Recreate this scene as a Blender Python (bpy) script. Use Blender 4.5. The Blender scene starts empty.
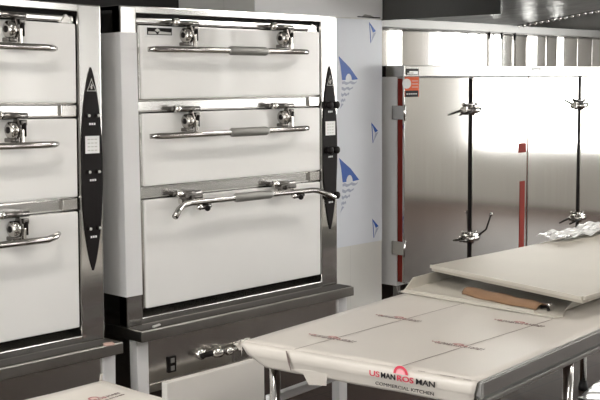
import bpy, bmesh, math, random
from mathutils import Vector, Matrix, Euler
random.seed(7)
C = bpy.context.scene.collection
FL = 0.70                      # height of the steamer deck above the floor

# ------------------------------------------------------------------ materials
def mat(name, color, rough=.5, metal=0., emit=None, strength=0., coat=0., noise=None, bump=None, spec=.5, aniso=0.):
    m = bpy.data.materials.new(name); m.use_nodes = True
    nt = m.node_tree; b = nt.nodes['Principled BSDF']
    b.inputs['Base Color'].default_value = (*color, 1)
    b.inputs['Roughness'].default_value = rough
    b.inputs['Metallic'].default_value = metal
    b.inputs['Specular IOR Level'].default_value = spec
    b.inputs['Coat Weight'].default_value = coat
    b.inputs['Anisotropic'].default_value = aniso
    if emit:
        b.inputs['Emission Color'].default_value = (*emit, 1)
        b.inputs['Emission Strength'].default_value = strength
    tc = nt.nodes.new('ShaderNodeTexCoord')
    if noise:                                   # (scale xyz, colour variation)
        mp = nt.nodes.new('ShaderNodeMapping'); mp.inputs['Scale'].default_value = noise[0]
        n = nt.nodes.new('ShaderNodeTexNoise'); n.inputs['Scale'].default_value = 1; n.inputs['Detail'].default_value = 4
        r = nt.nodes.new('ShaderNodeValToRGB'); v = noise[1]
        r.color_ramp.elements[0].position = .3; r.color_ramp.elements[1].position = .7
        r.color_ramp.elements[0].color = (*[c*(1-v) for c in color], 1)
        r.color_ramp.elements[1].color = (*[min(1, c*(1+v)) for c in color], 1)
        nt.links.new(tc.outputs['Object'], mp.inputs['Vector']); nt.links.new(mp.outputs['Vector'], n.inputs['Vector'])
        nt.links.new(n.outputs['Fac'], r.inputs['Fac']); nt.links.new(r.outputs['Color'], b.inputs['Base Color'])
    if bump:                                    # (scale xyz, strength, distance)
        mp = nt.nodes.new('ShaderNodeMapping'); mp.inputs['Scale'].default_value = bump[0]
        n = nt.nodes.new('ShaderNodeTexNoise'); n.inputs['Scale'].default_value = 1; n.inputs['Detail'].default_value = 3
        bp = nt.nodes.new('ShaderNodeBump'); bp.inputs['Strength'].default_value = bump[1]; bp.inputs['Distance'].default_value = bump[2]
        nt.links.new(tc.outputs['Object'], mp.inputs['Vector']); nt.links.new(mp.outputs['Vector'], n.inputs['Vector'])
        nt.links.new(n.outputs['Fac'], bp.inputs['Height']); nt.links.new(bp.outputs['Normal'], b.inputs['Normal'])
    return m

def grid_mat(name, color, joint, size, rough, width=.02, spec=.5):
    m = mat(name, color, rough, spec=spec); nt = m.node_tree; b = nt.nodes['Principled BSDF']
    tc = nt.nodes.new('ShaderNodeTexCoord'); br = nt.nodes.new('ShaderNodeTexBrick')
    br.offset = 0; br.inputs['Scale'].default_value = 1
    br.inputs['Brick Width'].default_value = size; br.inputs['Row Height'].default_value = size
    br.inputs['Mortar Size'].default_value = width*size*.5
    br.inputs['Color1'].default_value = (*color, 1); br.inputs['Color2'].default_value = (*[c*.93 for c in color], 1)
    br.inputs['Mortar'].default_value = (*joint, 1)
    nt.links.new(tc.outputs['Object'], br.inputs['Vector']); nt.links.new(br.outputs['Color'], b.inputs['Base Color'])
    return m

STEEL = mat('brushed_steel', (.52, .51, .49), .17, 1, bump=((3, 3, 60), .06, .002))
STEELD = mat('satin_steel_plinth', (.42, .41, .38), .30, 1, bump=((7, 7, 1.5), .25, .01))
DOORST = mat('mirror_door_steel', (.63, .62, .59), .10, 1, noise=((30, 30, .6), .03), bump=((4, 4, 1.2), .05, .003))
CLAD = mat('polished_cladding_steel', (.66, .65, .63), .12, 1)
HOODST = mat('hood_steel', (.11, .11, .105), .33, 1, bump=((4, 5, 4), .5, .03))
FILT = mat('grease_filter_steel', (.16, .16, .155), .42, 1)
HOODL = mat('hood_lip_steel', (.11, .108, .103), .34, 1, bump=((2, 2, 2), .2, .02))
CHROME = mat('chrome', (.72, .70, .67), .12, 1)
HANDLE = mat('handle_steel', (.46, .445, .42), .16, 1)
FASCIA = mat('filmed_edge_steel', (.46, .455, .44), .34, .85)
CABW = mat('white_cabinet_side', (.88, .88, .88), .4)
DECKD = mat('dark_deck_recess', (.05, .045, .04), .55, spec=.2)
APRON = mat('dull_apron_steel', (.58, .56, .53), .22, 1, bump=((8, 8, 2.5), .5, .012))
WRAP = mat('white_wrap_film', (.84, .81, .76), .5)
CAST = mat('cast_latch_metal', (.20, .19, .18), .26, 1)
GRIP = mat('knurled_grip', (.28, .275, .26), .48, .6)
DOORW = mat('white_filmed_door', (.84, .835, .815), .38, 0, coat=.15, noise=((2.2, 2.2, 2.2), .02))
FILMW = mat('white_protective_film', (.78, .78, .78), .4, 0, coat=.1)
FILMT = mat('cream_protective_film', (.655, .615, .56), .36, 0, coat=.1, noise=((3, 3, 3), .025), bump=((5, 5, 5), .15, .006))
FILMB = mat('bluish_protective_film', (.68, .705, .75), .36, 0, coat=.15, noise=((2, 2, 1.2), .03), bump=((3, 3, 2), .15, .004))
BOARD = mat('beige_filmed_board', (.385, .355, .30), .45, 0, noise=((4, 4, 4), .03))
BOARDE = mat('board_edge', (.50, .47, .41), .45)
BLACK = mat('black_panel', (.010, .008, .008), .42, 0, spec=.12)
BLACKM = mat('black_rubber', (.012, .012, .012), .6)
RED = mat('red_gasket', (.25, .035, .025), .7, spec=.1)
ORANGE = mat('orange_sticker', (.72, .13, .05), .6, spec=.1)
SGREY = mat('sticker_grey', (.55, .55, .52), .5)
WHITE = mat('white_print', (.85, .85, .85), .5)
INKB = mat('black_ink', (.02, .018, .02), .6, spec=.1)
INKR = mat('red_ink', (.62, .05, .09), .5)
INKP = mat('pink_ink', (.90, .42, .45), .5)
INKF = mat('faded_red_ink', (.40, .15, .15), .5)
INKQ = mat('faded_pink_ink', (.72, .52, .48), .5)
INKG = mat('faded_ink', (.17, .12, .11), .5)
BLUE = mat('blue_ink', (.01, .085, .40), .4)
PALEB = mat('pale_wave_ink', (.36, .40, .50), .4)
KRAFT = mat('kraft_cardboard', (.25, .145, .08), .8, noise=((14, 14, 14), .12))
TILEF = grid_mat('brown_floor_tile', (.050, .032, .026), (.03, .022, .019), .4, .6, spec=.12)
TILEW = grid_mat('white_wall_tile', (.70, .69, .65), (.58, .57, .54), .45, .3, .012)
PAINT = mat('grey_wall_paint', (.45, .44, .42), .8)
PAINTL = mat('pale_wall_paint', (.58, .565, .53), .8)
DARKREC = mat('recess_darkness', (.018, .017, .016), .7)  # darkness of the space behind the steamers put into the wall colour
CEIL = mat('white_ceiling', (.45, .45, .44), .9)
PANE = mat('daylit_window_pane', (.8, .8, .8), .5, 0, emit=(1, .99, .965), strength=5.2)
FRAME = mat('window_frame_white', (.7, .7, .7), .5)
PANE1 = mat('bright_window_pane', (.8, .8, .8), .5, 0, emit=(1, 1, .98), strength=8)
FILLAMP = mat('fill_light_diffuser', (.9, .9, .9), .5, 0, emit=(1, .95, .89), strength=14)
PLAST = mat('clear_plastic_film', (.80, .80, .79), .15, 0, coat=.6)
PINK = mat('pinkish_scrap', (.60, .42, .36), .6)

# ------------------------------------------------------------------ mesh helpers
class MB:
    def __init__(s): s.bm = bmesh.new(); s.mats = []
    def mi(s, m):
        if m not in s.mats: s.mats.append(m)
        return s.mats.index(m)
    def _merge(s, b, m, smooth=False):
        i = s.mi(m)
        for f in b.faces: f.material_index = i; f.smooth = smooth
        me = bpy.data.meshes.new('tmp'); b.to_mesh(me); b.free(); s.bm.from_mesh(me); bpy.data.meshes.remove(me)
    def box(s, x0, x1, y0, y1, z0, z1, m, bev=.002, M=None):
        b = bmesh.new(); bmesh.ops.create_cube(b, size=1)
        for v in b.verts:
            v.co = Vector(((x0+x1)/2+v.co.x*(x1-x0), (y0+y1)/2+v.co.y*(y1-y0), (z0+z1)/2+v.co.z*(z1-z0)))
        bv = min(bev, .4*min(abs(x1-x0), abs(y1-y0), abs(z1-z0)))
        if bv > 0: bmesh.ops.bevel(b, geom=b.edges[:], offset=bv, segments=2, affect='EDGES', profile=.6)
        if M: bmesh.ops.transform(b, matrix=M, verts=b.verts)
        s._merge(b, m); return s
    def prism(s, pts, d, m, bev=0):              # pts: 3D polygon, d: extrusion vector
        b = bmesh.new(); vs = [b.verts.new(Vector(p)) for p in pts]; f = b.faces.new(vs)
        r = bmesh.ops.extrude_face_region(b, geom=[f])
        bmesh.ops.translate(b, vec=Vector(d), verts=[v for v in r['geom'] if isinstance(v, bmesh.types.BMVert)])
        bmesh.ops.recalc_face_normals(b, faces=b.faces)
        if bev: bmesh.ops.bevel(b, geom=b.edges[:], offset=bev, segments=2, affect='EDGES')
        s._merge(b, m); return s
    def tube(s, pts, rad, m, n=14, cap=True):
        pts = [Vector(p) for p in pts]; rad = rad if isinstance(rad, (list, tuple)) else [rad]*len(pts)
        b = bmesh.new(); rings = []
        up = Vector((0, 0, 1))
        t0 = (pts[1]-pts[0]).normalized()
        if abs(t0.dot(up)) > .9: up = Vector((0, 1, 0))
        for i, p in enumerate(pts):
            t = ((pts[min(i+1, len(pts)-1)]-p).normalized()+(p-pts[max(i-1, 0)]).normalized()).normalized()
            a = t.cross(up).normalized(); c = a.cross(t).normalized()
            rings.append([b.verts.new(p+rad[i]*(math.cos(2*math.pi*k/n)*a+math.sin(2*math.pi*k/n)*c)) for k in range(n)])
        for i in range(len(rings)-1):
            for k in range(n): b.faces.new((rings[i][k], rings[i][(k+1) % n], rings[i+1][(k+1) % n], rings[i+1][k]))
        if cap: b.faces.new(rings[0]); b.faces.new(rings[-1])
        bmesh.ops.recalc_face_normals(b, faces=b.faces)
        s._merge(b, m, True); return s
    def ball(s, c, r, m, sc=(1, 1, 1)):
        b = bmesh.new(); bmesh.ops.create_uvsphere(b, u_segments=16, v_segments=10, radius=r)
        for v in b.verts: v.co = Vector(c)+Vector((v.co.x*sc[0], v.co.y*sc[1], v.co.z*sc[2]))
        s._merge(b, m, True); return s
    def grid(s, fn, nu, nv, m, thick=0.):
        b = bmesh.new(); g = [[b.verts.new(Vector(fn(i/nu, j/nv))) for j in range(nv+1)] for i in range(nu+1)]
        for i in range(nu):
            for j in range(nv): b.faces.new((g[i][j], g[i+1][j], g[i+1][j+1], g[i][j+1]))
        bmesh.ops.recalc_face_normals(b, faces=b.faces)
        if thick: bmesh.ops.solidify(b, geom=b.faces[:], thickness=thick)
        s._merge(b, m, True); return s
    def text(s, body, size, M, m, width=None, depth=.0004, bold=0.):
        cu = bpy.data.curves.new('txt', 'FONT'); cu.body = body; cu.size = size; cu.extrude = depth; cu.offset = bold
        cu.align_x = 'CENTER'; cu.align_y = 'CENTER'; cu.resolution_u = 3
        o = bpy.data.objects.new('txt', cu); C.objects.link(o)
        dg = bpy.context.evaluated_depsgraph_get(); me = bpy.data.meshes.new_from_object(o.evaluated_get(dg))
        b = bmesh.new(); b.from_mesh(me)
        if width:
            xs = [v.co.x for v in b.verts]; k = width/(max(xs)-min(xs)); c = (max(xs)+min(xs))/2
            for v in b.verts: v.co.x = (v.co.x-c)*k
        bmesh.ops.transform(b, matrix=M, verts=b.verts)
        bpy.data.objects.remove(o); bpy.data.curves.remove(cu); bpy.data.meshes.remove(me)
        s._merge(b, m); return s
    def build(s, name, parent=None, label=None):
        me = bpy.data.meshes.new(name); s.bm.to_mesh(me); s.bm.free()
        for m in s.mats: me.materials.append(m)
        o = bpy.data.objects.new(name, me); C.objects.link(o)
        if parent: o.parent = parent
        if label: o['label'] = label
        return o

def thing(name, label, cat, loc=(0, 0, 0), rot=(0, 0, 0), group=None):
    o = bpy.data.objects.new(name, None); C.objects.link(o)
    o.location = loc; o.rotation_euler = rot; o['label'] = label; o['category'] = cat
    if group: o['group'] = group
    return o
def tag(o, label, cat, group=None):
    o['label'] = label; o['category'] = cat
    if group: o['group'] = group
    return o
def struct(o): o['kind'] = 'structure'; return o

# ------------------------------------------------------------------ setting
XL, XR, YF, YB, ZC = -6., 10., -5.5, 2.25, 2.95
struct(MB().box(XL-.2, XR+.2, YF-.2, YB+.2, -.2, 0, TILEF, 0).build('floor'))
struct(MB().box(XL-.2, XR+.2, YF-.2, YB+.2, ZC, ZC+.2, CEIL, 0).build('ceiling'))
struct(MB().box(3.0, XR+.2, YB, YB+.2, 0, ZC, PAINT, 0).build('wall_back'))
struct(MB().box(XL-.2, 3.0, YB, YB+.2, 0, ZC, DARKREC, 0).build('wall_alcove'))
def bowl():  # the projecting wall section between steamers and cabinets
    return MB().box(2.226, 3.50, 1.52, YB, 0, ZC, TILEW, 0)
struct(bowl().build('wall_center'))
def wall_with_windows(name, axis, pos, a0, a1, outward, wins, PAINT=PAINT):
    m = MB()
    def bx(mb, u0, u1, d0, d1, zz0, zz1, mt, bev=0):
        lo, hi = sorted((pos+outward*d0, pos+outward*d1))
        if axis == 'x': mb.box(lo, hi, u0, u1, zz0, zz1, mt, bev)
        else: mb.box(u0, u1, lo, hi, zz0, zz1, mt, bev)
    prev = a0
    for nm, w0, w1, z0, z1, nmul, pm in wins:
        bx(m, prev, w0, 0, .2, 0, ZC, PAINT); bx(m, w0, w1, 0, .2, 0, z0, PAINT); bx(m, w0, w1, 0, .2, z1, ZC, PAINT); prev = w1
        w = MB(); p = MB(); fw = .06 if nmul < 5 else .13
        bx(w, w0, w1, .02, .10, z0, z0+fw, FRAME); bx(w, w0, w1, .02, .10, z1-fw, z1, FRAME)
        for k in range(nmul+1):
            u = w0+(w1-w0-fw)*k/nmul; bx(w, u, u+fw, .02, .10, z0, z1, FRAME)
        fo = struct(w.build(nm)); bx(p, w0, w1, .12, .13, z0, z1, pm); p.build('pane', fo)
    bx(m, prev, a1, 0, .2, 0, ZC, PAINT)
    struct(m.build(name))
wall_with_windows('wall_right', 'x', XR, YF, YB, 1, [('window_1', -2.5, 0., .75, 2.75, 3, PANE1)], PAINTL)
wall_with_windows('wall_front', 'y', YF, XL, XR, -1, [('window_2', 3.7, 4.2, .9, 2.7, 1, PANE), ('window_3', 5.5, 5.85, .9, 2.7, 1, PANE), ('window_5', 6.1, 6.45, .9, 2.7, 1, PANE), ('window_6', 6.7, 7.3, .9, 2.7, 1, PANE)])
wall_with_windows('wall_left', 'x', XL, YF, YB, -1, [('fill_window', -4.0, .8, .8, 2.6, 3, PANE)])  # unseen window added to brighten the steamer's filmed left side

# ------------------------------------------------------------------ steamers
def arc(c, a0, a1, r, n):
    return [(c[0]+r*math.cos(math.radians(a0+(a1-a0)*k/n)), c[1]+r*math.sin(math.radians(a0+(a1-a0)*k/n))) for k in range(n+1)]

def steamer(label, loc, rot, ox, latches, raised, film, floor_z):
    W, H, D = 1.29, 1.30, .95
    t = thing('rice_steamer', label, 'steamer', loc, rot, 'rice steamers along the wall')
    X = lambda x: x+ox
    Z = lambda z: z+FL
    # ---- cabinet carcass
    b = MB()
    b.box(X(0), X(.02), .0, D, Z(0), Z(H), STEEL, .003); b.box(X(W-.02), X(W), 0, D, Z(0), Z(H), STEEL, .003)
    b.box(X(0), X(W), D-.02, D, Z(0), Z(H), STEEL); b.box(X(0), X(W), 0, D, Z(H-.02), Z(H), STEEL)
    b.box(X(.02), X(W-.02), .06, .08, Z(0), Z(H), BLACKM, 0)            # dark gaps behind the doors
    b.build('cabinet_body', t)
    f = MB()
    f.box(X(.0), X(.082), -.004, .05, Z(0), Z(H), STEEL, .006); f.box(X(1.178), X(W), -.004, .05, Z(0), Z(H), STEEL, .006)
    f.box(X(.07), X(1.19), -.002, .05, Z(H-.030), Z(H), STEEL, .004); f.box(X(.07), X(1.19), -.002, .05, Z(0), Z(.031), STEEL, .004)
    f.build('front_frame', t)
    for z0, z1, nm in ((.873, .925, 0), (.519, .569, 0), (1.229, 1.256, 1)):
        r = MB(); r.box(X(.088), X(1.172), .012, .05, Z(z0), Z(z1), STEEL, .008)
        if not nm: r.box(X(1.10), X(1.168), -.002, .02, Z(z0+.004), Z(z1-.004), CHROME, .003)
        r.build('rail', t)
    for sx in (1.135,):
        g = MB(); g.prism([(X(sx-.034), .008, Z(1.226)), (X(sx+.034), .008, Z(1.226)), (X(sx), .008, Z(1.262))], (0, .02, 0), CHROME, .003)
        g.build('corner_gusset', t)
    b = MB()                                                               # sloping sill below the lowest door
    b.prism([(X(.085), .0, Z(.031)), (X(.085), .045, Z(.055)), (X(.085), .045, Z(.031))], (1.09, 0, 0), STEEL); b.build('sill', t)
    # ---- doors
    for k, (z0, z1, zb) in enumerate(((.928, 1.226, 1.127), (.572, .871, .778), (.066, .517, .432))):
        d = MB(); x0, x1 = X(.103), X(1.167)
        d.box(x0-.014, x1+.004, .004, .05, Z(z0-.003), Z(z1), STEEL, .006)
        d.box(x0, x1, -.006, .03, Z(z0), Z(z1-.002), DOORW, .006)
        dr = d.build('door', t)
        up = raised and k == 2
        if up: zb = .497
        yb = -.095 if up else -.075
        cx = .5*(latches[0]+latches[1])-.018
        cx = .580 if not up else .681
        h = MB()
        if up:
            pts = [(X(0.162), yb-.03, Z(.452)), (X(0.199), yb-.01, Z(.474)), (X(0.236), yb, Z(.492)), (X(0.274), yb, Z(.4965)), (X(0.514), yb, Z(.497)),
                   (X(0.764), yb, Z(.495)), (X(1.014), yb, Z(.492)), (X(1.049), yb, Z(.488)), (X(1.094), yb-.012, Z(.470)), (X(1.136), yb-.03, Z(.446))]
            h.tube(pts, [.0135]+[.0128]*8+[.0135], HANDLE)
        else:
            pts = [(X(.108), yb+.035, Z(zb+(.012 if k == 2 else 0))), (X(.135), yb+.016, Z(zb+(.006 if k == 2 else 0))), (X(.185), yb, Z(zb)), (X(.45), yb, Z(zb)), (X(.80), yb, Z(zb)),
                   (X(.97), yb, Z(zb)), (X(1.02), yb+.016, Z(zb+(.006 if k == 2 else 0))), (X(1.047), yb+.035, Z(zb+(.012 if k == 2 else 0)))]
            h.tube(pts, [.0095, .0130]+[.0130]*4+[.0130, .0095], HANDLE)
        h.build('handle', dr)
        g = MB(); g.tube([(X(.518), yb, Z(zb)), (X(.532), yb, Z(zb)), (X(.66), yb, Z(zb-.0005)), (X(.735), yb, Z(zb-.001)), (X(.750), yb, Z(zb-.001))],
                         [.0135, .0195, .0195, .0195, .0135], GRIP); g.build('grip', dr)
        for lx in latches:
            l = MB(); x = X(lx); zt = Z(z1)
            l.box(x-.085, x+.035, -.022, .03, zt+.006, zt+.024, CAST, .004)
            l.tube([(x-.05, -.035, zt+.012), (x+.05, -.035, zt+.012)], .011, CAST)
            l.tube([(x-.075, -.03, zt+.014), (x-.055, -.03, zt+.014)], .016, CHROME)
            if up:
                l.box(x-.05, x+.045, -.06, -.01, zt-.012, zt+.010, CAST, .006)
                l.tube([(x-.02, -.05, zt-.002), (x-.02, yb, Z(zb))], .013, CAST)
                l.tube([(x+.0, yb+.01, Z(zb)-.026), (x+.06, yb+.01, Z(zb)-.020)], .011, CAST)
                l.ball((x+.035, yb, Z(zb)-.030), .013, BLACK); l.ball((x-.01, yb, Z(zb)-.022), .014, CHROME)
                l.box(x-.05, x+.03, -.03, -.004, Z(zb)-.012, Z(zb)+.012, CHROME, .004)
            else:
                l.tube([(x-.034, -.040, zt-.038), (x-.028, -.040, zt-.038), (x-.010, -.040, zt-.038), (x-.004, -.040, zt-.038)], [.022, .030, .030, .022], HANDLE, 20)
                l.tube([(x-.037, -.040, zt-.038), (x-.002, -.040, zt-.038)], .012, BLACK)
                l.prism([(x-.004, -.03, zt+.012), (x-.004, -.052, zt), (x-.004, -.070, zt-.045), (x-.004, -.05, zt-.068), (x-.004, -.02, zt-.05)], (.010, 0, 0), CAST, .002)
                l.box(x+.010, x+.034, -.062, -.040, zt-.022, zt-.002, CAST, .004)
                l.box(x+.016, x+.027, -.066, -.048, zt-.062, zt-.012, BLACK, .003)
                l.box(x-.001, x+.009, -.078, -.060, Z(zb)-.004, zt-.034, CHROME, .003)
                l.box(x-.028, x+.012, -.045, -.005, zt-.082, zt-.066, CAST, .005)
            l.build('latch', dr)
    # ---- control strip
    c = MB(); n = 26; cx, zc, hw, hh = 1.236, .672, .050, .392
    pts = []
    for s in (1, -1):
        for i in range(n):
            v = (1-2*i/n)*s
            pts.append((X(cx+s*hw*(1-abs(v)**2.2)**.85 if abs(v) < 1 else cx), -.004, Z(zc+v*hh)))
    c.prism(pts, (0, -.006, 0), BLACK)
    cs = c.build('control_panel', t)
    mk = MB(); zt = Z(.995); emb = mk
    def qd(pts2, m=SGREY): mk.prism([(X(cx+p[0]), -.0101, zt+p[1]) for p in pts2], (0, -.0005, 0), m)
    tri = ((-.022, -.022), (.022, -.022), (0, .026))
    for i in range(3):
        a, bb = Vector(tri[i]), Vector(tri[(i+1) % 3]); dd = (bb-a).normalized(); nn = Vector((-dd.y, dd.x))*.0022
        qd([a, bb, bb+nn, a+nn])
    qd([(-.004, -.014), (.004, -.014), (.002, .006), (-.002, .006)]); qd([(-.009, -.008), (.009, .0), (.009, .003), (-.009, -.005)])
    mk.build('emblem', cs, 'faint triangular emblem')
    for zr in (.848, .632, .412):
        mk = MB()
        for j in range(3): mk.box(X(cx-.014+j*.011), X(cx-.006+j*.011), -.0106, -.0101, Z(zr-.004), Z(zr+.004), WHITE, 0)
        mk.build('switch_print', cs)
    
    st = MB(); st.box(X(cx-.034), X(cx+.034), -.0115, -.010, Z(.735), Z(.802), WHITE, 0)
    for j in range(4):
        for i in range(3): st.box(X(cx-.024+i*.017), X(cx-.012+i*.017), -.0119, -.0114, Z(.745+j*.014), Z(.7485+j*.014), SGREY, 0)
    st.build('instruction_sticker', cs, 'white instruction sticker')
    for zr in (.880, .664, .445):
        for dx in (-.022, .024):
            k = MB(); big = .018 if film else .013
            k.tube([(X(cx+dx), -.008, Z(zr)), (X(cx+dx), -.022, Z(zr)), (X(cx+dx), -.036 if film else -.018, Z(zr)), (X(cx+dx), -.040 if film else -.021, Z(zr))],
                   [big*.8, big, big, big*.6], BLACK)
            if not film: k.ball((X(cx+dx), -.021, Z(zr)), .006, SGREY)  # grey ball paints the highlight on the black knob
            k.build('knob', cs)
    # ---- nameplate
    if film:
        p = MB(); p.box(X(.122), X(.27), -.0085, -.005, Z(1.180), Z(1.222), WHITE, .001); p.box(X(.132), X(.262), -.010, -.008, Z(1.187), Z(1.216), BLACK, .001)
        p.prism([(X(.137), -.0101, Z(1.190)), (X(.182), -.0101, Z(1.190)), (X(.172), -.0101, Z(1.200)), (X(.137), -.0101, Z(1.200))], (0, -.0006, 0), SGREY)
        p.prism([(X(.188), -.0101, Z(1.190)), (X(.257), -.0101, Z(1.190)), (X(.257), -.0101, Z(1.198)), (X(.196), -.0101, Z(1.202))], (0, -.0006, 0), SGREY)
        p.prism([(X(.171), -.0101, Z(1.205)), (X(.185), -.0101, Z(1.199)), (X(.199), -.0101, Z(1.205)), (X(.185), -.0101, Z(1.215))], (0, -.0006, 0), SGREY)
        p.build('nameplate', t, 'black and silver nameplate')
        # film left on the corner post, wrapped round to the side
        m = MB()
        m.box(X(-.0015), X(.0805), -.0062, -.0045, Z(.128), Z(1.194), FILMW, .0005)
        m.prism([(X(-.0016), -.004, Z(.128)), (X(-.0016), -.004, Z(1.194)), (X(-.0016), .66, Z(1.185)), (X(-.0016), .66, Z(1.23)), (X(-.0016), .90, Z(1.23)),
                 (X(-.0016), .90, Z(-.0)), (X(-.0016), .56, Z(-.0)), (X(-.0016), .56, Z(.128))], (-.001, 0, 0), FILMW)
        m.build('protective_film', t, 'white film left on the corner post and side')
    # ---- stand
    s = MB(); s.box(X(-.004), X(1.303), -.10, D, Z(-.045), Z(0), STEELD, .004)
    s.build('deck', t)
    s = MB(); s.box(X(.004), X(1.296), -.090, -.006, Z(-.0005), Z(.0025), DECKD, .001); s.build('recess_plate', t, 'thin dark plate standing for the dark deck recess')  # added plate; its near-black colour carries the darkness of the recess
    s = MB(); s.box(X(.06), X(1.245), -.045, -.03, Z(-.245), Z(-.045), APRON, .002)
    s.box(X(.06), X(1.245), -.055, -.02, Z(-.275), Z(-.240), APRON, .003)
    s.box(X(.008), X(.02), -.03, D-.05, Z(-.32), Z(-.045), STEELD, .002); s.box(X(1.282), X(1.294), -.03, D-.05, Z(-.32), Z(-.045), STEELD, .002)
    s.build('apron', t)
    for lx in (.006, 1.242):
        for y0 in (-.056, D-.10):
            l = MB(); l.box(X(lx), X(lx+.058), y0, y0+.05, floor_z(X(lx+.029))+.03, Z(-.045), FILMW if y0 < 0 else STEEL, .003)
            l.tube([(X(lx+.029), y0+.025, floor_z(X(lx+.029))), (X(lx+.029), y0+.025, floor_z(X(lx+.029))+.03)], .02, BLACKM)
            l.build('leg', t)
    return t, X, Z

tilt, yaw = -.01861469, .05659885
R1 = Euler((0, -tilt, yaw), 'XYZ').to_matrix()
P1 = Vector((-.14888, -.04651, FL-.01001)); L1 = P1-R1 @ Vector((0, 0, FL))
s1, _, _ = steamer('stainless three-door rice steamer at the left edge of the picture, its left side cut off', L1, (0, -tilt, yaw), -1.29, (.305, .868), False, False,
        lambda x: (-L1.z-x*math.sin(tilt))/math.cos(tilt)+.001)
s2, X2, Z2 = steamer('stainless three-door rice steamer seen whole, with black nameplate and raised lowest handle', (0, 0, 0), (0, 0, 0), 0, (.330, .902), True, True, lambda x: 0)
# mains socket and gas valve on the second stand
m = MB(); m.box(.170, .214, -.053, -.044, Z2(-.213), Z2(-.143), BLACK, .004)
for z in (-.162, -.195): m.box(.182, .202, -.056, -.052, Z2(z-.010), Z2(z+.010), GRIP, .003)
m.build('power_socket', s2, 'black twin power socket')
m = MB(); zv = Z2(-.163)
m.tube([(.345, -.02, zv), (.345, -.07, zv)], .022, CHROME); m.tube([(.325, -.085, zv), (.40, -.085, zv)], [.010, .013], BLACK)
m.tube([(.385, -.085, zv), (.40, -.085, zv), (.43, -.085, zv-.004), (.445, -.085, zv-.004)], [.014, .022, .022, .014], CHROME, 8)
m.tube([(.445, -.085, zv-.004), (.47, -.085, zv-.006)], .012, CAST); m.tube([(.465, -.085, zv-.006), (.475, -.085, zv-.006), (.492, -.085, zv-.008), (.50, -.085, zv-.008)], [.013, .020, .020, .013], CHROME, 8)
m.tube([(.50, -.085, zv-.008), (.56, -.07, zv-.004), (.66, -.06, zv+.004)], .008, CHROME)
m.build('gas_valve', s2, 'chrome gas valve with pipe')

# ------------------------------------------------------------------ small scraps on the decks
m = MB(); m.prism([(-.225, -.150, 0), (-.182, -.160, 0), (-.172, -.132, 0), (-.212, -.122, 0)], (0, 0, .009), PINK, .002)
o = m.build('foam_scrap'); o.location = (0, 0, FL-.012+.0); tag(o, 'small pinkish scrap lying on the deck beside the left steamer', 'scrap')
m = MB(); m.prism([(.068, -.088, 0), (.12, -.070, 0), (.125, -.055, 0), (.073, -.070, 0)], (0, 0, .008), SGREY, .002)
o = m.build('foil_scrap'); o.location = (0, 0, FL+.0005); tag(o, 'small grey scrap on the deck below the nameplate steamer', 'scrap')

# ------------------------------------------------------------------ wall cladding with sail film print
def sail(mb, ax, az, k, y, full=True):
    P = lambda dx, dz: (ax+dx*k, y, az+dz*k)
    d = (0, -.0006, 0)
    if full:
        n = 8; pts = [P(0, 0), P(.020, -.07), P(.035, -.165)]
        # foot with a half-round sun bite
        pts += [P(.072, -.165)]
        pts += [P(.105+.033*math.cos(math.pi*(1-i/n)), -.165+.045*math.sin(math.pi*(1-i/n))) for i in range(n+1)]
        pts += [P(.205, -.160), P(.12, -.08)]
        mb.prism(pts, d, BLUE)
        w = 7
        for r in range(4):
            z0 = -.176-r*.040; x1 = .195-r*.042; x0 = .034-r*.004; th = .020
            top = [P(x0+(x1-x0)*i/w, z0+.006*math.sin(i*1.9+r)) for i in range(w+1)]
            bot = [P(x0+(x1-x0)*i/w*.93, z0-th*(1-.3*i/w)+.006*math.sin(i*1.9+r+.5)) for i in range(w, -1, -1)]
            mb.prism(top+bot, d, PALEB)
        mb.prism([P(.028, -.325), P(.05, -.330), P(.01, -.365)], d, PALEB)
    else:
        mb.prism([P(0, 0), P(.10, -.085), P(.055, -.10)], d, BLUE)
        mb.prism([P(0, 0), P(.012, -.01), P(.03, -.19), P(.02, -.2)], d, BLUE)
        mb.prism([P(.06, -.105), P(.105, -.095), P(.03, -.19)], d, PALEB)
yc = 1.514
g = 'film covered steel sheets on the wall section'
m = MB(); m.box(2.226, 3.497, yc, 1.5195, .53, 2.120, FILMB, .001)
lower = m.build('cladding_sheet'); tag(lower, 'bluish film-covered steel wall sheet printed with blue sails', 'wall sheet', g)
for args in ((3.025, 1.862, 1.0, True), (3.025, 1.160, 1.05, True), (3.352, 2.105, .75, False), (3.375, 1.395, .75, False), (3.385, .70, .72, False)):
    mm = MB(); sail(mm, args[0], args[1], args[2], yc-.0004, args[3]); mm.build('sail_print', lower, 'blue sail print')
m = MB(); m.box(2.226, 3.497, yc-.004, 1.5195, 2.128, ZC, FILMW, .001); m.box(3.22, 3.47, yc-.006, yc-.003, 2.132, 2.140, BLACK, 0)
m.prism([(3.27, yc-.0045, 2.14), (3.30, yc-.0045, 2.155), (3.36, yc-.0045, 2.150), (3.40, yc-.0045, 2.14)], (0, -.001, 0), GRIP)
tag(m.build('cladding_sheet'), 'plain pale steel wall sheet above the one printed with sails', 'wall sheet', g)

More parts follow.
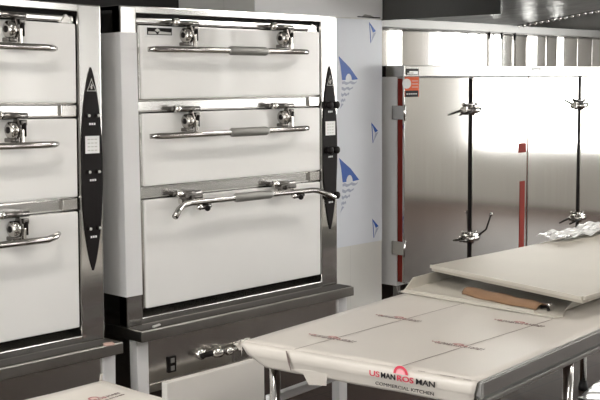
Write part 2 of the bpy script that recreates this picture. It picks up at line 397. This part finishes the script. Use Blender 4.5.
# polished cladding behind the cabinets: wavy sheet steel
def aim(x, yw):                                # tilt of a strip at x that makes it mirror the point yw of the right-hand wall
    best = None
    for k in range(-300, 301):
        t = k*.001; d = Vector((x+2.7186, 2.2+3.555)).normalized(); n = Vector((t, -1)).normalized(); r = d-2*d.dot(n)*n
        if r.x <= 0: continue
        e = abs(2.2+r.y/r.x*(XR-x)-yw)
        if best is None or e < best[0]: best = (e, t)
    return best[1]
facets = [(4.30, 4.43, -3.4), (4.43, 4.605, -1.6), (4.605, 5.13, -3.3), (5.13, 5.50, -1.5), (5.50, 5.835, -1.0), (5.835, 5.90, -3.4), (5.90, 6.10, -.8), (6.10, 6.32, .6), (6.32, 6.546, .9),
          (6.546, 6.70, -.6), (6.70, 6.90, .7), (6.90, 7.10, 1.0), (7.10, 7.20, -.5), (7.20, 7.5, .8), (7.5, 7.8, 1.1), (7.8, 8.1, 1.0), (8.1, 8.5, 1.3), (8.5, 9.38, 1.5)]
m = MB()
for xa, xb, yw in facets:                     # overlapping, slightly tilted sheet strips
    sl = aim((xa+xb)/2, yw); h = sl*(xb-xa)/2
    n = 6; pts = [(xa+(xb-xa)*i/n, 2.203-h+2*h*i/n+.01*(xb-xa)*((2*i/n-1)**2-1), 1.75) for i in range(n+1)]
    m.prism(pts+[(xb, 2.249, 1.75), (xa, 2.249, 1.75)], (0, 0, .44), CLAD)
tag(m.build('cladding_sheet'), 'polished wavy steel wall sheet above the steam cabinets, below the hood', 'wall sheet')

# ------------------------------------------------------------------ steam cabinets
def cabinet(label, x0, first):
    W = 1.655; yf = 1.371; D = .80
    t = thing('steam_cabinet', label, 'cabinet', (x0, yf, 0), (0, 0, 0), 'tall steel steam cabinets')
    b = MB(); b.box(0, W, .066, D, .19, 1.80, CABW, .003); b.box(.01, W-.01, .060, .068, .22, 1.70, STEEL, 0); b.build('cabinet_body', t)
    f = MB(); f.box(-.002, W-.003, -.002, .17, 1.717, 1.797, STEEL, .004); f.box(-.004, .0, .168, .205, 1.717, 1.797, BLACK, 0); f.build('fascia', t)
    for lx in (.05, W-.09):
        for ly in (.10, D-.1):
            l = MB(); l.box(lx, lx+.04, ly, ly+.04, .03, .19, STEEL, .003); l.tube([(lx+.02, ly+.02, 0), (lx+.02, ly+.02, .03)], .025, BLACKM); l.build('leg', t)
    dw = .835
    for k in range(2):
        xa, xb = (.004, dw-.030) if k == 0 else (dw+.028, W-.006)
        d = MB(); d.box(xa, xb, 0, .038, .215, 1.712, DOORST, .006); dr = d.build('door', t)
        if first and k == 1:
            e = MB(); e.box(xb-.105, xb-.03, -.0035, .002, .222, .855, RED, .002); e.box(xb-.13, xb-.02, -.0035, .002, 1.09, 1.17, RED, .002)
            e.build('edge_strip', dr, 'red strip on the door edge')
        q = MB(); q.box(xa-.002 if k == 0 else xa+.01, xb-.01 if k == 0 else xb+.002, .014, .060, .222, 1.706, RED, .006)
        q.build('gasket', dr, 'red rubber gasket')
        hx = xa if k == 0 else xb; sg = -1 if k == 0 else 1
        for z in (1.461, .474) if (first and k == 0) or (not first and k == 1) else ():
            h = MB()
            h.box((hx-.014 if first else hx) if sg < 0 else hx-.03, hx+.02 if sg < 0 else hx, -.010, .004, z-.055, z+.055, STEEL, .003)
            if sg < 0 and first: h.box(hx-.014, hx-.004, -.008, .105, z-.05, z+.05, STEEL, .003)
            h.tube([(hx+sg*(.012 if first and k == 0 else -.012), -.008, z-.06), (hx+sg*.012, -.008, z+.06)], .009, CHROME)
            h.build('hinge', dr)
        if k == 0:
            e = MB(); e.box(dw-.029, dw+.027, .020, .040, .23, 1.70, BLACK, 0); e.build('door_seam', dr, 'black seam strip')
            for j, z in enumerate((1.462, .466)):
                l = MB(); c = dw-.003
                l.box(c-.085, c-.015, -.022, .002, z-.028, z+.028, CHROME, .006); l.box(c+.012, c+.075, -.022, .002, z-.028, z+.024, CHROME, .006)
                l.tube([(c-.07, -.035, z-.006), (c-.06, -.035, z-.006), (c+.05, -.035, z-.002), (c+.062, -.035, z-.002)], [.016, .026, .026, .016], CHROME)
                l.tube([(c-.012, -.03, z-.042), (c-.012, -.03, z+.042)], .016, CHROME); l.ball((c-.045, -.032, z+.040), .014, CHROME); l.ball((c+.03, -.03, z+.042), .013, CHROME)
                l.tube([(c+.07, -.02, z), (c+.105, -.02, z+.004)], .013, BLACK)
                l.build('latch', dr)
                v = MB()
                if first and j == 1:
                    v.tube([(c+.055, -.05, z+.02), (c+.10, -.085, z+.06), (c+.125, -.11, z+.17)], [.008, .007, .006], BLACK); MBK = MB(); MBK.ball((c+.126, -.112, z+.178), .015, CHROME); MBK.build('lever_knob', dr); MBK = MB()
                    MBK.tube([(c-.07, -.035, z-.01), (c-.17, -.03, z-.008)], [.014, .008], CAST); MBK.build('latch_rod', dr)
                else:
                    dz = -.035 if (first or j == 1) else .06
                    v.tube([(c-.02, -.05, z), (c-.10, -.055, z+dz*.45), (c-.22, -.05, z+dz)], [.011, .010, .006], BLACK)
                v.build('lever', dr, 'black latch lever')
    p = MB()
    if first: p.box(.022, .165, -.006, -.001, 1.731, 1.775, BLACK, .001); p.box(.055, .155, -.0068, -.0055, 1.735, 1.757, WHITE, 0); p.box(.06, .10, -.0074, -.0064, 1.738, 1.75, SGREY, 0); p.box(.03, .05, -.0068, -.0055, 1.735, 1.745, SGREY, 0)
    else: p.box(.03, .185, -.006, -.001, 1.759, 1.789, SGREY, .001); p.box(.04, .17, -.0068, -.0055, 1.765, 1.776, WHITE, 0)
    p.build('nameplate', t)
    if first:
        p = MB(); p.box(.008, .172, -.0022, -.0002, 1.572, 1.716, ORANGE, 0); p.box(.010, .165, -.0028, -.0018, 1.572, 1.618, INKB, 0)
        p.prism([(.04+.052*math.cos(a*math.pi/8)-.012, -.0023, 1.668+.036*math.sin(a*math.pi/8)) for a in range(16)], (0, -.0006, 0), SGREY)
        for i in range(5): p.box(.025+i*.026, .043+i*.026, -.0033, -.0026, 1.590, 1.598, SGREY, 0)
        for i in range(3): p.box(.09, .16, -.0028, -.0021, 1.640+i*.022, 1.646+i*.022, PINK, 0)
        p.build('warning_sticker', t, 'orange and black warning sticker')
    return t
cabinet('steel double-door steam cabinet with orange sticker, next to the sail-printed wall', 3.570, True)
cabinet('steel double-door steam cabinet without sticker, farther right under the hood', 3.570+1.667, False)

# ------------------------------------------------------------------ extractor hood
hd = thing('extractor_hood', 'dark steel extractor hood hanging over the steam cabinets', 'extractor hood', (0, 0, 2.1))
Z0, K = 2.175, .125
zu = lambda y: Z0+K*(2.15-y)-2.1
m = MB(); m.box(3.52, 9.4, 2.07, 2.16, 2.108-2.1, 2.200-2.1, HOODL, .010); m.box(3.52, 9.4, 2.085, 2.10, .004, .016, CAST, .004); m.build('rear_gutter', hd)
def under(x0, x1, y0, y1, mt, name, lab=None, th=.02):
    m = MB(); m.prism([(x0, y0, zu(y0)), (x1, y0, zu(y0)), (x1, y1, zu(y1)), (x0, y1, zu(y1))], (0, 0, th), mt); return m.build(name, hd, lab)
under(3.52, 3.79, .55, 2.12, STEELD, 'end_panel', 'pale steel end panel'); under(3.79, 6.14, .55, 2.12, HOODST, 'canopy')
m = MB()
m.prism([(6.14, .55, zu(.55)-.004), (6.20, .55, zu(.55)-.004), (6.20, 2.12, zu(2.12)-.004), (6.14, 2.12, zu(2.12)-.004)], (0, 0, .03), HOODST)
for i in range(24):
    y = 2.08-i*.062; m.ball((6.17, y, zu(y)-.006), .017, CHROME)
m.build('riveted_seam', hd)
for i in range(6):
    x0 = 6.205+i*.50; m = MB()
    for j in range(9):
        xa = x0+j*.0545
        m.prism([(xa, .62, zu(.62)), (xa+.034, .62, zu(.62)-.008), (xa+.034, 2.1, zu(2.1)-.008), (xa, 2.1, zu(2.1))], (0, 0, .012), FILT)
    m.prism([(x0, .6, zu(.6)+.006), (x0+.495, .6, zu(.6)+.006), (x0+.495, 2.11, zu(2.11)+.006), (x0, 2.11, zu(2.11)+.006)], (0, 0, .02), BLACKM)
    m.build('baffle_filter', hd)
m = MB(); m.box(3.52, 9.4, .52, .55, zu(.55)-.02, ZC-2.1, HOODST, .004); m.box(3.505, 3.522, .52, 2.2, .02, ZC-2.1, HOODST, .004); m.build('skirt', hd)
for x in (5.70, 5.90, 6.12):
    m = MB(); m.tube([(x, 2.08, .02), (x, 2.075, -.01), (x, 2.078, -.05)], [.010, .012, .009], BLACK); m.build('hook', hd)

# ------------------------------------------------------------------ work tables
PR = Matrix(((0, 1, 0, 0), (-1, 0, 0, 0), (0, 0, 1, 0), (0, 0, 0, 1)))    # text x -> -y, text y -> +x (lying on the table)
def logo(M, w, faded, name, parent, s=1.0):
    m = MB(); h = w*.105
    parts = (('US', INKR, -.405), ('MAN', INKB, -.205), ('ROS', INKR, .045), ('MAN', INKB, .33))
    ws = (.16, .22, .25, .28)
    for (tx, mt, cx), ww in zip(parts, ws):
        m.text(tx, h*.92*s, M @ Matrix.Translation((cx*w, 0, 0)), ((INKG if mt is INKB else INKF) if faded else mt), ww*w*.95, bold=0 if faded else .0005)
    m.text('COMMERCIAL KITCHEN', h*.55, M @ Matrix.Translation((.03*w, -h*1.08*s, 0)), INKG if faded else INKB, w*.84)
    r0, r1 = w*.07, w*.105; n = 14
    ring = [(r1*math.cos(a*math.pi/n), r1*math.sin(a*math.pi/n)*s) for a in range(n+1)]+[(r0*math.cos(a*math.pi/n), r0*math.sin(a*math.pi/n)*s) for a in range(n, -1, -1)]
    T = M @ Matrix.Translation((-.02*w, h*.55*s, 0))
    v = lambda q: (T @ Vector((q[0], q[1], 0)))
    d = (M.to_3x3() @ Vector((0, 0, 1))).normalized()*.0005
    m.prism([v(q) for q in ring], d, INKF if faded else INKR)
    m.prism([v((r0*.9*math.cos(a*math.pi/n), r0*.9*math.sin(a*math.pi/n)*s)) for a in range(n+1)], d, INKQ if faded else INKP)
    return m.build(name, parent, 'red and black printed kitchen logo')

th = math.radians(5.654); A = Vector((-.142, -.825, 0))
t1 = thing('work_table', 'long steel work table with cream film and kitchen logo, carrying the boards', 'table', A, (0, 0, th))
quad = [(.13, .0), (.016, -.13), (.036, -.92), (2.85, -.955), (2.85, .04)]
m = MB(); m.prism([(x, y, .752) for x, y in quad], (0, 0, .0475), FASCIA, .004)
# rolled lower return along the near long side and an end return
m.prism([(.05, -.885, .722), (.05, -.915, .722), (2.85, -.948, .722), (2.85, -.918, .722)], (0, 0, .016), FASCIA, .003)
m.prism([(.05, -.88, .722), (.05, -.892, .722), (2.85, -.926, .722), (2.85, -.914, .722)], (0, 0, .04), FASCIA, 0)
m.prism([(.05, -.14, .722), (.06, -.90, .722), (.08, -.90, .722), (.07, -.14, .722)], (0, 0, .04), FASCIA, 0)
m.build('table_top', t1)
# protective film: top sheet, rounded edge and hanging end flap
m = MB()
prof = [(.012, .8006), (.004, .7995), (-.004, .796), (-.007, .788), (-.006, .762), (-.003, .757), (.000, .748), (.003, .738), (.007, .722)]
def endn(v): return v
def flap(u, v):
    i = u*(len(prof)-1); a = int(min(len(prof)-2, math.floor(i))); f = i-a
    x = prof[a][0]*(1-f)+prof[a+1][0]*f; z = prof[a][1]*(1-f)+prof[a+1][1]*f
    n0 = .002+(max(0, .799-z)*.8 if z > .757 else .034+(.757-z)*1.9); n1 = .905-max(0, .79-z)*.25
    n = n0+(n1-n0)*v
    return (x+.030*n/.92+(.002*math.sin(n*23)+.0015*math.sin(n*51))*(.80-z)*9, -n, z)
m.grid(flap, 16, 40, FILMT, .0008)
def topf(u, v):
    n0, n1 = .001, .905+.04*u
    n = n0+(n1-n0)*v; e = .0118+.030*n/.92+u*2.82
    yy = -n+u*.03*(1-v)
    return (e, yy, .8006+.0007*math.sin(e*9+n*5)*math.sin(n*13+1))
m.grid(topf, 60, 24, FILMT, .0006)
film = m.build('protective_film', t1, 'cream protective film')
m = MB(); m.prism([(.010, -.20, .745), (.014, -.36, .745), (.016, -.355, .700), (.012, -.285, .692), (.012, -.262, .726), (.008, -.2, .735)], (.001, 0, 0), FILMT); m.build('film_flap', t1, 'loose hanging flap of film'); m = MB()
m.grid(lambda u, v: (-.004+.02*u+.004*math.sin(v*9), .008+.008*math.sin(u*5+v*3)*v, .800-.03*v+.005*math.sin(u*8)), 8, 8, FILMT, .0008)
m.build('film_curl', t1, 'curled corner of film')
m = MB()
def line(p, q, w=.003, z=.8024):
    p, q = Vector(p), Vector(q); d = (q-p).normalized(); nn = Vector((-d.y, d.x))*w
    m.prism([(p.x, -p.y, z), (q.x, -q.y, z), (q.x+nn.x, -(q.y+nn.y), z), (p.x+nn.x, -(p.y+nn.y), z)], (0, 0, .0003), INKG)
line((.02, .219), (1.03, .300)); line((.035, .626), (.95, .716))
m.prism([(-.0085, -.205, .800), (-.0085, -.211, .800), (-.0085, -.222, .765), (-.006, -.226, .735), (-.004, -.222, .735), (-.0085, -.214, .765)], (-.001, 0, 0), INKG)
for n0, n1 in ((.70, .725), (.78, .83), (.86, .885)): line((.028, n0), (.030, n1), .003)
m.build('printed_lines', film)
for e, n in ((.228, .226), (.637, .237), (.39, .635), (.825, .645)):
    logo(Matrix.Translation((e, -n, .8028)) @ PR, .215, True, 'printed_logo', film, .6)
ME = Matrix.Translation((.0105, -.652, .772)) @ Matrix(((0, 0, -1, 0), (-1, 0, 0, 0), (0, 1, 0, 0), (0, 0, 0, 1)))
logo(ME, .255, False, 'printed_logo', film)
# frame under the top
for ex, ny in ((.055, .105), (.085, .86), (.765, .865), (1.45, .05), (1.9, .885), (2.78, .06), (2.78, .885)):
    l = MB(); l.tube([(ex, -ny, .04), (ex, -ny, .76)], .019, CHROME, 18); l.tube([(ex, -ny, 0), (ex, -ny, .02), (ex, -ny, .05)], [.026, .026, .02], BLACKM); l.build('leg', t1)
m = MB(); m.box(.075, 2.77, -.075, -.045, .572, .602, FILMW, .003); m.build('stretcher', t1, 'white film wrapped stretcher')
m = MB(); m.tube([(.36, -.40, .748), (.36, -.40, .70)], .012, INKR); m.build('red_plug', t1, 'red plug under the table end')

# second table, bottom left corner
t2 = thing('work_table', 'work table with cream film, only its corner showing at the bottom left', 'table', (-.765, -.876, 0))
m = MB(); m.box(-1.5, 0, -.85, 0, .752, .799, STEEL, .006); m.build('table_top', t2)
m = MB(); m.grid(lambda u, v: (-1.5+1.503*u, -.85+.853*v, .8005+.0008*math.sin(u*30)*math.sin(v*17)), 40, 24, FILMT, .0006)
m.box(.0005, .0025, -.85, .001, .745, .7995, FILMT, .0005); m.box(-1.5, .001, .0005, .0025, .745, .7995, FILMT, .0005)
f2 = m.build('protective_film', t2, 'cream protective film')
m = MB(); m.grid(lambda u, v: (-.012+.012*u+.004*v, .002+.004*u, .800+.022*v), 4, 4, FILMT, .001); m.build('film_flap', t2)
logo(Matrix.Translation((-.13, -.155, .8028)) @ Matrix.Rotation(math.radians(6), 4, 'Z'), .17, True, 'printed_logo', f2, 1.2)
for x in (-1.44, -.06):
    for y in (-.79, -.06):
        l = MB(); l.tube([(x, y, .04), (x, y, .76)], .019, CHROME, 18); l.tube([(x, y, 0), (x, y, .05)], .026, BLACKM); l.build('leg', t2)

# ------------------------------------------------------------------ boards on the table (in the table's axes)
RT = Matrix.Rotation(th, 4, 'Z'); TT = Matrix.Translation(A) @ RT
def on_table(o): o.location = A; o.rotation_euler = (0, 0, th); return o
zt = .8035
tray = thing('sheet_tray', 'flat pale steel tray with turned-up rim lying on the work table under the board', 'tray', A+Vector((0, 0, 0)), (0, 0, th))
m = MB(); m.prism([(1.064, .03, zt), (.966, -.712, zt), (1.0, -.735, zt), (1.13, -.69, zt), (2.75, -.735, zt), (2.75, .02, zt)], (0, 0, .005), BOARDE); m.build('tray_floor', tray)
m = MB(); m.prism([(1.115, -.695, zt+.004), (1.24, -.700, zt+.049), (2.75, -.740, zt+.049), (2.75, -.740, zt+.004)], (0, .006, 0), BOARDE, .001)
m.prism([(1.09, .028, zt+.004), (1.16, .028, zt+.049), (2.75, .018, zt+.049), (2.75, .018, zt+.004)], (0, -.006, 0), BOARDE, .001)
m.prism([(1.074, .02, zt+.004), (.990, -.62, zt+.004), (.996, -.62, zt+.012), (1.08, .02, zt+.012)], (.01, 0, 0), BOARDE, .001)
m.build('tray_rim', tray)
bz = zt+.0515
board = thing('filmed_board', 'large beige film-covered board resting across the tray on the work table', 'board', A, (0, 0, th))
bq = [(1.335, .04), (1.045, -.795), (2.60, -.90), (2.80, -.14)]
m = MB(); m.prism([(x, y, bz) for x, y in bq], (0, 0, .027), BOARD, .003); m.build('panel', board)
m = MB()
def edge(p, q, zlo, zhi, off):
    p, q = Vector(p), Vector(q); d = (q-p).normalized(); nn = Vector((-d.y, d.x))*off
    m.prism([(p.x, p.y, zlo), (q.x, q.y, zlo), (q.x+nn.x, q.y+nn.y, zlo), (p.x+nn.x, p.y+nn.y, zlo)], (0, 0, zhi-zlo), BOARDE, .0012)
edge(bq[1], bq[0], bz+.014, bz+.0285, .009); edge(bq[2], bq[1], bz+.014, bz+.0285, .009)
edge((bq[1][0]+.02, bq[1][1]+.02), (bq[0][0]+.02, bq[0][1]-.02), bz-.001, bz+.008, .009)
m.build('folded_edge', board)
m = MB()
def roll(u, v):
    e0 = Vector((1.185, -.225)); e1 = Vector((1.075, -.615)); c = e0+(e1-e0)*u
    hw = .050*(1-.35*abs(2*u-1)**3); a = v*math.pi
    d = Vector((.963, -.27))
    p = c+d*(hw*math.cos(a))
    return (p.x, p.y, zt+.006+.026*math.sin(a)*(1-.2*u)+.002*math.sin(u*17))
m.grid(roll, 30, 12, KRAFT, .003)
tag(on_table(m.build('cardboard_pad')), 'brown cardboard strip tucked between tray and board', 'cardboard')
m = MB(); m.tube([(1.074, -.612, zt+.012), (1.068, -.640, zt+.018), (1.050, -.655, zt+.010)], .006, BLACK); m.tube([(1.10, -.615, zt+.016), (1.085, -.645, zt+.022)], .006, CHROME)
tag(on_table(m.build('metal_clip')), 'tiny dark metal clip at the end of the cardboard strip', 'clip')
m = MB(); rr = random.Random(3); ph = [rr.uniform(0, 6) for _ in range(8)]
def crump(u, v):
    e = 2.30+u*.9; n = .0+v*.17
    z = bz+.036+.011*abs(math.sin(u*19+ph[0]+3*v))+.010*abs(math.sin(v*11+ph[1]+u*7))+.006*math.sin(u*41+v*23+ph[2])*math.sin(v*29+ph[3])
    return (e+.02*math.sin(v*9), -(n+.05*u)+.015*math.sin(u*13), z)
m.grid(crump, 50, 24, PLAST, .0008)
tag(on_table(m.build('plastic_film')), 'crumpled clear plastic film lying on the far edge of the board', 'plastic film')

m = MB(); m.grid(lambda u, v: (2.40+.52*u+.05*v*(1-u), -.97+.29*v+.10*u*v, .004+.006*abs(math.sin(u*9+v*5))), 16, 12, PLAST, .0008)  # thin rippled pale patch laid on the floor
tag(m.build('pale_floor_patch'), 'thin pale patch lying on the floor by the far table leg', 'plastic sheet')

# white film-wrapped sheet standing behind the table
m = MB(); m.box(.068, .62, -.165, -.130, .001, .486, WRAP, .003)
tag(m.build('wrapped_panel'), 'white film-wrapped panel standing upright between steamer stand and work table', 'panel')

# ------------------------------------------------------------------ unseen ceiling lamps added as fill light
for i, (x, y) in enumerate(((-1.5, -1.2), (2.2, -1.2), (-1.5, -3.9), (2.2, -3.9), (5.9, -3.0), (8.7, -3.9), (8.7, -1.0))):
    l = thing('fill_light', 'added rectangular fill light, out of view above the kitchen', 'fill light', (x, y, ZC), (0, 0, 0), 'added fill lights above the frame')
    MB().box(-.62, .62, -.16, .16, -.05, 0, FRAME, .004).build('housing', l); MB().box(-.58, .58, -.13, .13, -.056, -.046, FILLAMP, 0).build('diffuser', l)

w = bpy.data.worlds.new('World'); bpy.context.scene.world = w; w.use_nodes = True
w.node_tree.nodes['Background'].inputs[0].default_value = (.8, .85, .9, 1); w.node_tree.nodes['Background'].inputs[1].default_value = .5

# ------------------------------------------------------------------ camera
f, cy_, pit, rol = 1104.5606, .81206943, .10816244, -.00801389
F = Vector((math.sin(cy_)*math.cos(pit), math.cos(cy_)*math.cos(pit), -math.sin(pit)))
Rr = Vector((math.cos(cy_), -math.sin(cy_), 0)); U = Rr.cross(F)
R2 = Rr*math.cos(rol)+U*math.sin(rol); U2 = -Rr*math.sin(rol)+U*math.cos(rol)
cam = bpy.data.cameras.new('camera'); co = bpy.data.objects.new('camera', cam); C.objects.link(co)
cam.sensor_width = 36; cam.sensor_fit = 'HORIZONTAL'; cam.lens = f*36/600; cam.clip_start = .05
M = Matrix((R2, U2, -F)).transposed().to_4x4(); M.translation = Vector((-2.71863, -3.55498, .99969+FL)); co.matrix_world = M
sc = bpy.context.scene; sc.camera = co
sc.view_settings.view_transform = 'Standard'; sc.view_settings.look = 'None'; sc.view_settings.exposure = 1.1; sc.view_settings.gamma = 1
sc.view_settings.use_curve_mapping = False
